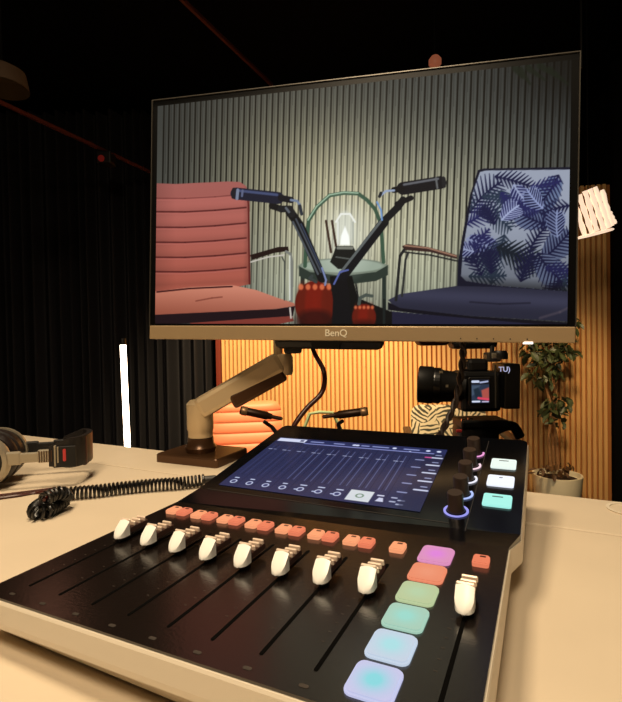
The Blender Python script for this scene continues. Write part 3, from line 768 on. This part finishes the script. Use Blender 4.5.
    def leaf(cx, cy, ang, L_, W_, n, c1, c2, curve=.3, fill=True, th=1.25):
        a = radians(ang); prev = (cx, cy); pts = []
        for i in range(n+1):
            t_ = i/n; aa = a+curve*t_; cx += cos(aa)*L_/n; cy += sin(aa)*L_/n; pts.append((cx, cy, aa, t_))
        if fill:
            lft = []; rgt = []
            for (X_, Y_, aa, t_) in pts:
                w_ = W_*(sin(pi*min(1, t_*.9+.12))**.7); lft.append((X_-sin(aa)*w_*.8+cos(aa)*w_*.4, Y_+cos(aa)*w_*.8+sin(aa)*w_*.4)); rgt.append((X_+sin(aa)*w_*.8+cos(aa)*w_*.4, Y_-cos(aa)*w_*.8+sin(aa)*w_*.4))
            q.poly(lft+rgt[::-1], c2, 1)
        for (X_, Y_, aa, t_) in pts:
            w_ = W_*(sin(pi*min(1, t_*.86+.14))**.7)
            for s in (-1, 1):
                b_ = aa+s*.95; e = (X_+cos(b_)*w_*1.15, Y_+sin(b_)*w_*1.15)
                q.seg((X_, Y_), e, th, .4, c1, .8)
        for a_, b_ in zip(pts, pts[1:]): q.seg(a_[:2], b_[:2], .8, col=c1)
    nv = (22, 25, 60); nv2 = (34, 36, 84); gr_ = (38, 52, 70); lt = (112, 126, 152)
    leaf(468, 216, -60, 44, 17, 10, nv, lt, .5, False); leaf(500, 188, 70, 30, 17, 8, gr_, lt, -.3, False, 1.4); leaf(480, 205, 30, 36, 14, 9, gr_, lt, .3, False)
    leaf(492, 176, 10, 40, 11, 10, nv, lt, .2, False); leaf(512, 182, 60, 32, 14, 9, (150, 160, 190), nv2, -.3, True, .6)
    leaf(528, 200, 35, 34, 13, 9, nv, (92, 106, 138), .5, True, 1.1); leaf(560, 172, 115, 44, 15, 11, nv, (104, 120, 150), .3, True, 1.1)
    leaf(572, 205, 170, 40, 14, 10, nv, lt, -.3, False); leaf(548, 225, 195, 34, 15, 9, nv, (100, 112, 142), .4, True, 1.1)
    leaf(463, 238, 15, 36, 12, 9, (140, 150, 184), nv2, .2, True, .6); leaf(505, 232, 100, 34, 15, 9, gr_, lt, .6, False, 1.3)
    leaf(462, 262, -25, 34, 13, 9, nv, lt, .5, False, 1.2); leaf(494, 246, 20, 46, 19, 10, (20, 30, 42), lt, .2, False, 1.9)
    leaf(540, 262, -40, 40, 17, 10, nv, (100, 112, 140), -.2, True, 1.1); leaf(536, 250, 60, 44, 18, 11, nv, (104, 116, 144), -.4, True, 1.1)
    leaf(466, 276, 5, 36, 11, 9, gr_, lt, -.2, False, 1.3); leaf(520, 284, -75, 30, 15, 8, nv, lt, .3, False, 1.5); leaf(505, 208, -5, 30, 10, 8, nv2, lt, .3, False, 1.4)
    leaf(492, 286, -90, 28, 13, 8, gr_, lt, -.4, False, 1.2)
    for k in range(15):
        leaf(r_.uniform(460, 570), r_.uniform(172, 285), r_.uniform(0, 360), r_.uniform(20, 30), r_.uniform(8, 12), 7, (nv, nv2, gr_)[k % 3], lt, r_.uniform(-.6, .6), False, 1.3)
    leaf(500, 222, -50, 22, 11, 8, (158, 168, 200), nv2, .3, True, .6); leaf(545, 210, -140, 24, 11, 8, (140, 152, 190), nv, .3, True, .6); leaf(476, 252, 190, 20, 10, 7, (158, 168, 200), nv2, .3, True, .6); leaf(558, 240, -100, 26, 11, 8, (130, 142, 176), nv, .3, True, .6)
    # keep the print inside the backrest
    n = len(out); P_ = np.array(out, float); X = p.x; Y = p.y; ins = np.zeros(len(X), bool)
    for i in range(n):
        ax, ay = P_[i]; bx, by = P_[(i+1) % n]
        if ay != by: ins ^= ((ay > Y) != (by > Y)) & (X < (bx-ax)*(Y-ay)/(by-ay)+ax)
    fade = (1-.75*np.clip((Y-(274+(X-460)*.06))/16, 0, 1))*(1-.16*np.clip((Y-215)/60, 0, 1))
    p.c[ins] = (q.c*np.stack([fade, fade, fade*1.02], 1))[ins]
    p.poly([(388, 300), (400, 294), (456, 286), (500, 287), (575, 292), (575, 322), (470, 316), (396, 308)], (0, 0, 0), shade=lambda a, b: np.array([36, 37, 54])+np.exp(-((b-296-(a-450)*.05)/8)**2)[:, None]*np.array([18, 18, 22]))
    p.line([(470, 302), (500, 304), (530, 303)], .9, (24, 24, 40), 1, .7); p.line([(540, 318), (560, 312), (572, 306)], 1.2, (84, 74, 84), 1.5, .5)
    p.poly([(388, 302), (400, 308), (470, 316), (575, 323), (575, 330), (470, 330), (470, 320), (388, 310)], (12, 12, 24)); p.poly([(388, 311), (420, 314), (500, 321), (560, 326), (385, 328)], (30, 30, 52))
    p.poly([(402, 246), (408, 244), (428, 247), (457, 255), (457, 259), (430, 252), (404, 250)], (54, 34, 32)); p.line([(405, 245.5), (428, 248), (456, 256)], .8, (150, 112, 92)); p.line([(404, 252), (430, 255), (457, 261)], .8, (24, 26, 30))
    p.line([(404, 250), (400, 256), (396, 300)], 1.4, (28, 30, 32)); p.line([(408, 253), (405.5, 260), (402, 296)], 1.1, (40, 42, 42))
    # ---- floor behind, bases and pumpkins
    p.poly([(330, 276), (352, 276), (358, 298), (392, 312), (392, 328), (296, 328), (330, 300)], (10, 12, 14))
    p.line([(356, 284), (359, 303)], .8, (22, 24, 26)); p.line([(384, 300), (384, 326)], 1.3, (24, 30, 30))
    def pk(cx, cy, rx, ry):
        p.ell((cx, cy), rx, ry, (92, 18, 12), 1)
        for k in (-.62, -.2, .2, .6): p.ell((cx+k*rx, cy+1), rx*.30, ry*.94, (130-18*abs(k)*3, 26, 14), 3, .85)
        for k in (-.7, -.35, 0, .35, .7): p.ell((cx+k*rx, cy-ry*.74), rx*.12, ry*.13, (214, 110, 70), 1.5, .9)
        p.ell((cx, cy+ry*.75), rx, ry*.5, (34, 8, 10), 6, .7)
    pk(315, 304, 20, 23); pk(364, 317, 12, 13)
    p.line([(359, 304), (360, 298), (366, 295), (372, 296)], 1.6, (70, 78, 72)); p.line([(316, 282), (310, 278), (312, 276)], 1.5, (52, 60, 60))
    p.poly([(330, 278), (346, 276), (349, 290), (352, 328), (332, 328), (333, 300)], (12, 13, 18))
    # ---- boom arms and microphones
    p.line([(290, 212), (300, 226), (322, 278)], 4.6, (14, 16, 20)); p.line([(293, 222), (318, 274)], 1.0, (74, 80, 86)); p.line([(301, 224), (325, 276)], .7, (52, 62, 84))
    p.line([(272, 206), (281, 209)], 3.2, (16, 16, 20)); p.line([(281, 209), (290, 209), (292, 214)], 3.4, (24, 26, 30)); p.seg((286, 208), (289, 212), 1.2, col=(90, 96, 104))
    p.line([(343, 276), (384, 222)], 4.8, (14, 16, 22)); p.line([(341, 272), (381, 221)], 1.3, (92, 98, 98)); p.line([(385, 220), (398, 207), (403, 200)], 3.6, (18, 20, 24)); p.line([(397, 204), (411, 198)], 2.6, (18, 18, 22))
    p.line([(322, 268), (326, 280), (325, 285)], .9, (120, 134, 176)); p.line([(334, 284), (340, 272), (348, 270)], .9, (84, 96, 160)); p.line([(296, 219), (321, 272)], .8, (110, 118, 130), .8, .6)
    p.line([(236.5, 193.6), (278, 198)], 6.0, (24, 26, 44)); p.line([(240, 190.8), (277, 194.8)], 1.3, (66, 76, 112), 1); p.line([(233.8, 189.5), (233.2, 197)], 1.8, (26, 26, 34))
    p.line([(237.8, 190), (237, 198.6)], 1.5, (118, 128, 150)); p.line([(242.6, 190.6), (242, 196)], 1.1, (90, 98, 128))
    p.line([(281, 198), (291, 200)], 3.2, (18, 18, 26)); p.line([(291, 200), (297, 201), (300, 205), (301, 212)], 1.2, (112, 126, 150)); p.line([(300, 206), (301.6, 214)], 1.6, (40, 46, 56))
    p.line([(403, 188.5), (440, 182.6)], 6.4, (18, 18, 24)); p.line([(404, 184.6), (438, 178.8)], 1.1, (96, 98, 104), 1); p.line([(436, 178), (437.4, 188)], 1.0, (96, 98, 100)); p.line([(443.5, 178.5), (444, 186)], 2.0, (30, 30, 34))
    p.line([(394, 190), (402, 189)], 3, (16, 16, 20)); p.line([(394, 190.5), (386, 191), (380, 196)], 1.1, (150, 164, 190)); p.seg((379.5, 196.5), (381, 193), 1.5, col=(30, 34, 40)); p.line([(377, 202), (381, 210), (382, 220)], .9, (112, 150, 200))
    # vignetting of the view's own right edge
    return p.c
screen_grid('screen', TMn @ Matrix.Translation((.0088, .0242, 0)), MW-.0186, MH-.0335, 640, 372, paint_view, mo, vcol_mat('monitor picture', 1.0, .6, .08), z=.0006)

# ------------------------------------------------ monitor arm
ab = atZ(197, 461, DZ)+Vector((.004, .012, 0)); ay = ab.y
arm = thing('monitor_stand', (ab.x, ab.y, DZ), radians(-20), 'bronze metal monitor arm clamped to the desk behind the mixer', 'monitor arm')
TB = Matrix.Translation(ab) @ Matrix.Rotation(radians(-24), 4, 'Z')
build('base_plate', MB().prism(rrect(-.062, -.042, .062, .052, .006), 0, .014, TB, .002, 1), M['arm_dark'], arm)
def zp(px, py, y=None): return atY(px, py, y or ay)
zt_ = zp(204, 400).z; zb = zp(197, 450).z
TP = Matrix.Translation((ab.x, ab.y, 0))
build('swivel_collar', MB().lathe([(0, DZ+.013), (.024, DZ+.013), (.0265, DZ+.022), (.022, DZ+.028), (.0215, zp(200, 437).z), (0, zp(200, 437).z)], TP, 28), M['arm_dark'], arm, True)
build('post', MB().lathe([(0, zp(200, 437).z+.001), (.0208, zp(200, 437).z+.001), (.0208, zp(200, 430).z), (.0222, zp(200, 429).z), (.0222, zt_-.006), (.017, zt_), (0, zt_)], TP, 28), M['arm'], arm, True)
ye = ay-.005
e0 = zp(199, 409, ye); e1 = zp(281, 361, ye+.01)
mb = MB(); mb.bar(e0, e1, .040, .036, .008); build('lower_arm', mb, M['arm'], arm)
dn = Vector((0, 0, -1)); f0 = zp(232, 404, ye); f1 = zp(284, 376, ye+.01)
build('spring_cover', MB().bar(f0+Vector((0, 0, .004)), f1+Vector((0, 0, .006)), .034, .026, .005), M['arm_dark'], arm)
j = zp(284, 362, ye+.01)
build('elbow_joint', MB().lathe([(0, -.022), (.013, -.022), (.0155, -.017), (.0155, .008), (.012, .014), (0, .014)], Matrix.Translation(j), 24), M['arm'], arm, True)
build('pivot_post', MB().lathe([(0, .010), (.0078, .010), (.0078, .060), (0, .060)], Matrix.Translation(j+Vector((-.010, 0, 0))), 20), M['arm'], arm, True)
mcn = TMn @ Vector((MW*.42, MH*.45, -.062)); k0 = j+Vector((-.01, .02, .08))
build('upper_arm', MB().bar(k0, mcn+Vector((0, .03, .03)), .030, .034, .008), M['arm_dark'], arm)
build('mount_plate', MB().box((MW*.455, MH*.45, -.0665), (.1, .1, .006), TMn, .002, 1), M['plastic'], arm)
hp_ = zp(293, 347, ye+.005)
build('hinge_block', MB().box(hp_+Vector((0, 0, .006)), (.030, .03, .034), bev=.004), M['plastic'], arm)
build('hinge_screw', MB().lathe([(0, 0), (.005, 0), (.004, .003), (0, .003)], axisT(hp_+Vector((-.009, -.016, .002)), (0, -1, 0)), 14), M['chrome'], arm)

# ------------------------------------------------ hanging cables
cb = spline([zp(308, 330, .84), zp(314, 352, .83), zp(324, 372, .77), (zp(322, 392, .76)), zp(307, 408, .75), zp(295, 424, .74), zp(288, 440, .735), zp(284, 452, .73)], 8)
o = build('monitor_cable', MB().tube(cb, .0040, 10), M['redcable'], smooth=True); tag(o, 'dark red cable hanging in a bend below the monitor centre', 'cable')
cb = spline([atY(462, 336, .72), atY(463, 352, .72), atY(461, 375, .72), atY(456, 400, .715), atY(447, 422, .71), atY(437, 440, .70)], 14)
mb = MB()
for k in range(2):
    pts = []
    for i, q in enumerate(cb):
        a = i*.42+k*pi; pts.append(q+Vector((cos(a)*.0028, sin(a)*.0028, 0)))
    mb.tube(pts, .0030, 8)
o = build('braided_cable', mb, mat('braided dark cable', (44, 32, 26), .5, spec=.5), smooth=True); tag(o, 'twisted dark cable hanging in front of the video camera', 'cable')

# ------------------------------------------------ video camera on tripod
cy0 = 1.02
def cp_(px, py, dy=0): return atY(px, py, cy0+dy)
cc = cp_(485, 400)
vc = thing('video_camera', tuple(cp_(485, 420)), 0, 'black video camera with large lens pointing left, behind the mixer', 'video camera')
la = cp_(440, 386); fT = axisT(cp_(418, 384, .03), (cp_(470, 388)-cp_(418, 384, .03)), (0, 0, 1))
build('lens', MB().lathe([(0, .004), (.034, .004), (.037, 0), (.0405, .002), (.041, .03), (.038, .034), (.0375, .048), (.035, .052), (.033, .075), (.031, .08), (.031, .10), (0, .10)], fT, 36), M['plastic'], vc, True)
build('focus_ring', MB().lathe([(.0388, .034), (.0392, .036), (.0392, .046), (.0388, .048)], fT, 36, False), M['rubber'], vc)
build('front_glass', MB().lathe([(0, .0035), (.028, .0035), (.03, .0055)], fT, 28, False), M['lensglass'], vc, True)
build('lens_mark', MB().box(cp_(447, 386, -.036), (.005, .002, .005)), M['silver'], vc)
build('lens_mark', MB().box(cp_(441, 372, -.03), (.007, .002, .005)), M['silver'], vc)
b0 = cp_(481, 391)
build('camera_body', MB().box(b0+Vector((-.005, .02, 0)), (.085, .08, .085), bev=.008).box(cp_(478, 366)+Vector((0, .02, 0)), (.045, .05, .03), bev=.008), M['plastic'], vc)
build('battery_box', MB().box(cp_(505.5, 385), (.034, .07, .094), bev=.003, rot=Matrix.Rotation(radians(1), 4, 'Y')), mat('smooth black case', (8, 8, 11), .35), vc)
build('cage_bar', MB().tube([cp_(495.5, 365, -.042), cp_(496, 408, -.042)], .0022, 6).box(cp_(492, 357), (.03, .03, .02), bev=.004), M['edge'], vc)
build('latch', MB().box(cp_(494, 356, -.02), (.010, .006, .012), bev=.002), M['silver'], vc)
build('dial', MB().lathe([(0, 0), (.016, 0), (.016, .012), (.012, .018), (0, .018)], Matrix.Translation(cp_(500, 359, .0)-Vector((0, 0, .0))), 20), M['plastic'], vc, True)
build('dial', MB().lathe([(0, 0), (.011, 0), (.011, .012), (0, .012)], Matrix.Translation(cp_(467, 367, .02)), 20), M['plastic'], vc, True)
LT = frameT((1, 0, 0), (0, 0, 1), (0, -1, 0), cp_(471.5, 403, -.045))
lcd = build('flip_screen', MB().box((.018, .024, -.003), (.046, .058, .008), LT, .002, 1), M['plastic'], vc)
def paint_lcd(Pl, Pw):
    u = Pl[:, 0]*1000; v = 48-Pl[:, 1]*1000; p = Paint(u, v)
    p.c[:] = np.array([44, 56, 78]); p.poly([(0, 0), (36, 0), (36, 10), (0, 10)], (24, 26, 36), 1); p.seg((2, 4), (14, 4), 2.4, col=(210, 220, 245)); p.seg((18, 6), (33, 4), 1.8, col=(170, 180, 215))
    p.poly([(0, 12), (18, 12), (6, 30), (0, 34)], (70, 86, 106), 3); p.poly([(20, 22), (36, 16), (36, 40), (22, 38)], (176, 84, 74), 3); p.poly([(4, 20), (14, 16), (20, 34), (8, 38)], (30, 44, 58), 3)
    p.seg((14, 38), (34, 41), 2.4, col=(226, 70, 96), f=2); p.seg((2, 45), (16, 45), 1.8, col=(220, 228, 250)); p.seg((22, 45.5), (34, 45.5), 1.3, col=(200, 190, 220)); return p.c
screen_grid('flip_screen_picture', LT, .036, .048, 60, 80, paint_lcd, vc, vcol_mat('flip screen picture', .9), z=.0014)
text_mesh('battery_mark', 'TU)', .0150, frameT((1, 0, 0), (0, 0, 1), (0, -1, 0), cp_(504.5, 369.5, -.0358)), M['white'], vc)
tpd = thing('tripod', (b0.x, cy0+.02, 0), 0, 'black tripod head and legs under the video camera', 'tripod')
hz0 = cp_(481, 421).z; hx = b0.x
build('quick_plate', MB().box((hx, cy0+.01, cp_(481, 420).z-.006), (.10, .07, .018), bev=.004), M['plastic'], tpd)
build('head', MB().box((hx-.01, cy0+.01, cp_(481, 434).z), (.085, .07, .045), bev=.012).lathe([(0, -.03), (.03, -.03), (.034, -.01), (.034, .02), (0, .02)], Matrix.Translation((hx, cy0+.02, cp_(481, 450).z)), 24), M['plastic'], tpd, True)
build('head_marks', MB().box(cp_(459, 431, -.03), (.012, .004, .006), bev=.001).box(cp_(466, 439, -.03), (.006, .004, .005)), M['redmark'], tpd)
build('level_marks', MB().box(cp_(463, 420, -.03), (.007, .004, .005)).box(cp_(470, 419, -.03), (.009, .004, .004)), M['chrome'], tpd)
build('pan_handle', MB().tube(spline([cp_(494, 431), cp_(506, 426), cp_(514, 427), cp_(520, 437)], 6), .0105, 10), M['plastic'], tpd, True)
hz1 = cp_(481, 455).z-.02
build('column', MB().tube([(hx, cy0+.02, hz1), (hx, cy0+.02, .55)], .016, 12), M['plastic'], tpd)
for a in (90, 210, 330):
    build('leg', MB().tube([(hx+.03*cos(radians(a)), cy0+.02+.03*sin(radians(a)), hz1-.05), (hx+.32*cos(radians(a)), cy0+.02+.32*sin(radians(a)), .012)], .013, 10), M['plastic'], tpd)
# second camera's dark bottom, just under the monitor
t = thing('top_recorder', tuple(cp_(440, 345, .1)), 0, 'dark red-bottomed recorder unit just below the monitor edge above the camera lens', 'recorder')
build('housing', MB().box(cp_(432, 336, .1), (.075, .07, .045), bev=.014, seg=3), mat('dark red plastic', (60, 14, 10), .5), t, True)
build('bracket', MB().box(cp_(472, 336, .1), (.105, .06, .06), bev=.012), M['plastic'], t)
build('riser', MB().tube([cp_(492, 345, .08), cp_(492, 358, .04)], .005, 8), M['plastic'], t)

# ------------------------------------------------ headphones lying on the desk
hc = atZ(-6, 491, DZ); hY = radians(13); HS = .86
hp = thing('headphones', (hc.x, hc.y, DZ), hY, 'black over-ear headphones with silver yokes lying at the desk left edge', 'headphones')
TH = Matrix.Translation(hc) @ Matrix.Rotation(hY, 4, 'Z') @ Matrix.Scale(HS, 4)
for s in (-1, 1):
    yv = -.0+(.0 if s < 0 else .083)
    cT = TH @ Matrix.Translation((-.018, yv, .046)) @ Matrix.Rotation(pi/2 if s < 0 else -pi/2, 4, 'X')
    build('ear_cup', MB().lathe([(0, .004), (.030, .004), (.034, .006), (.038, .003), (.040, -.004), (.038, -.018), (0, -.018)], cT, 36), M['plastic'], hp, True)
    build('cup_rim', MB().lathe([(.0335, .0045), (.0335, .008), (.0395, .0065), (.0425, .0), (.0425, -.006), (.039, -.006), (.038, .002)], cT, 36, False), M['silver'], hp, True)
    build('ear_pad', MB().lathe([(.018, -.018), (.040, -.018), (.0445, -.026), (.043, -.036), (.032, -.040), (.020, -.036), (.018, -.026)], cT, 36, False), M['cushion'], hp, True)
    yf = yv-.001 if s < 0 else yv+.001
    build('yoke', MB().box((.052, yf, .050), (.030, .006, .016), TH, .002).box((.028, yf, .050), (.026, .007, .022), TH, .003), M['silver'] if s < 0 else M['plastic'], hp)
    sl = MB()
    sl.box((.077, yf, .051), (.024, .008, .021), TH, .002)
    build('slider', sl, M['silver'] if s < 0 else M['plastic'], hp)
    rg = MB()
    for k in range(6): rg.box((.068+k*.0036, yf-.0045*(1 if s < 0 else -1), .051), (.0012, .002, .018), TH)
    build('slider_ridges', rg, M['arm_dark'], hp)
# headband: upright strip curving away to the right and back
vs = []; n = 40; ys0, ys1 = .0, .16
for i in range(n+1):
    t_ = i/n
    if t_ < .3: x = .082+t_/.3*.030; y = -.001
    elif t_ > .7: x = .082+(1-t_)/.3*.030; y = .084
    else:
        a = -pi/2+(t_-.3)/.4*pi; x = .112+.020*cos(a); y = .0415+.0425*sin(a)
    cxv = .07; th = .0045
    nx, ny = (0, -1) if t_ < .3 else ((0, 1) if t_ > .7 else (cos(-pi/2+(t_-.3)/.4*pi), sin(-pi/2+(t_-.3)/.4*pi)))
    hlo = .034-.004*min(1, t_/.3) if t_ < .3 else .030; hhi = .066+.012*min(1, min(t_, 1-t_)/.3)
    for (o_, z_) in ((th, hlo), (th, hhi), (-th, hhi), (-th, hlo)): vs.append((x+nx*o_, y+ny*o_, z_))
fs = []
for i in range(n):
    for k in range(4): fs.append((i*4+k, i*4+(k+1) % 4, (i+1)*4+(k+1) % 4, (i+1)*4+k))
fs += [(0, 1, 2, 3), (n*4+3, n*4+2, n*4+1, n*4)]
mb = MB(); mb.add(vs, fs, TH); build('headband', mb, M['bandblack'], hp, True)
build('band_end', MB().box((.130, .040, .052), (.008, .05, .050), TH, .003), M['brownband'], hp)
build('side_panel', MB().box((.106, -.0068, .049), (.034, .004, .034), TH, .001), M['plastic'], hp)
build('hinge_ring', MB().box((.092, -.006, .051), (.003, .007, .034), TH, .001).box((.0965, -.007, .053), (.002, .006, .026), TH), M['silver'], hp)
build('side_mark', MB().prism(rrect(.104, .042, .1085, .062, .002, 3), .0089, .0098, TH @ Matrix.Rotation(pi/2, 4, 'X')), M['redmark'], hp, label='small red side mark')

# ------------------------------------------------ coiled cable and its straight tail
def coil(path, R_, turns_per_m, r, n_per=12):
    out = []; L_ = [0]
    for a_, b_ in zip(path, path[1:]): L_.append(L_[-1]+(b_-a_).length)
    tot = L_[-1]; N = int(tot*turns_per_m*n_per); k = 0; pts = []
    for i in range(N+1):
        s_ = tot*i/N
        while k < len(L_)-2 and L_[k+1] < s_: k += 1
        f_ = (s_-L_[k])/max(1e-9, L_[k+1]-L_[k]); q = path[k].lerp(path[k+1], f_); tg = (path[k+1]-path[k]).normalized()
        u = tg.cross(Vector((0, 0, 1))).normalized(); w_ = u.cross(tg); a = 2*pi*i/n_per
        pts.append(q+(u*cos(a)+w_*sin(a))*R_)
    return pts
Rc = .0068; zc = DZ+Rc+.0019
def dz(px, py, z=zc): return atZ(px, py, z)
path = spline([dz(204, 480), dz(180, 483), dz(150, 485), (dz(120, 488)), dz(95, 491), dz(72, 493), dz(58, 496)], 14)
loop = spline([dz(58, 496), dz(46, 501), dz(36, 508), dz(36, 512.5), dz(46, 511), dz(58, 505), dz(66, 498, zc+.004), dz(62, 493.5, zc+.014), dz(52, 495, zc+.016), dz(44, 500, zc+.014)], 10)
t = thing('coiled_cable', tuple(atZ(120, 490, DZ)), 0, 'black coiled cable stretched over the desk left of the mixer', 'cable')
build('coil', MB().tube(coil(path+loop[1:], Rc, 200, .0017, 10), .0017, 6), M['rubber'], t, True)
build('plug', MB().tube([dz(204, 480), dz(216, 479)], .0055, 12), M['plastic'], t, True)
tail = spline([dz(44, 500, zc+.014), dz(50, 494, zc+.012), dz(54, 491, DZ+.014), dz(40, 492.5, DZ+.0022), dz(18, 495.5, DZ+.0022), dz(0, 498, DZ+.0022), dz(-18, 501, DZ+.0022)], 8)
build('tail', MB().tube(tail, .0018, 8), M['redcable'], t, True)
o = build('thin_cord', MB().tube(spline([atZ(-14, 496.5, DZ+.0018), atZ(4, 494.5, DZ+.0018), atZ(24, 492, DZ+.0018), atZ(44, 489.5, DZ+.0018), atZ(56, 487.8, DZ+.0018)], 6), .0014, 8), M['redcable'], smooth=True)
tag(o, 'thin dark red cord lying just behind the straight tail of the coiled cable', 'cord')

# ================================================================== LIGHT
def light(kind, name, loc, energy, color, size=.1, aim=None, spot=None, size_y=None):
    l = bpy.data.lights.new(name, kind); l.energy = energy; l.color = color
    if kind == 'AREA':
        l.size = size
        if size_y: l.shape = 'RECTANGLE'; l.size_y = size_y
    else: l.shadow_soft_size = size
    if spot: l.spot_size = radians(spot); l.spot_blend = .8
    o = bpy.data.objects.new(name, l); COL.objects.link(o); o.location = loc
    if aim is not None: o.rotation_euler = (Vector(aim)-Vector(loc)).to_track_quat('-Z', 'Y').to_euler()
    return o
warm = (1, .68, .36); warm2 = (1, .79, .53)
light('SPOT', 'wall_spot', (.0, 1.9, 2.75), 600, (1, .74, .42), .08, (-.1, 3.5, .7), 62)
light('SPOT', 'wall_spot', (1.15, 1.9, 1.75), 62, (1, .70, .38), .08, (1.45, 3.2, .35), 68)
light('AREA', 'desk_lamp', (-.35, .60, 2.5), 22, warm2, .35, (-.1, .45, .95))
light('AREA', 'front_lamp', (-.2, -.40, 2.4), 20, warm2, .4, (-.1, .5, .95))
light('POINT', 'track_fill', (-1.3, 2.2, 2.05), .5, (1, .4, .25), .1)  # added unseen fill to bring out the left track; no lamp hangs there
wd = bpy.data.worlds.new('world'); SC.world = wd; wd.use_nodes = True
wd.node_tree.nodes['Background'].inputs[0].default_value = (.5, .42, .36, 1); wd.node_tree.nodes['Background'].inputs[1].default_value = .02
SC.view_settings.view_transform = 'Standard'; SC.view_settings.look = 'None'; SC.view_settings.gamma = 1; SC.view_settings.exposure = 0
SC.view_settings.use_curve_mapping = False
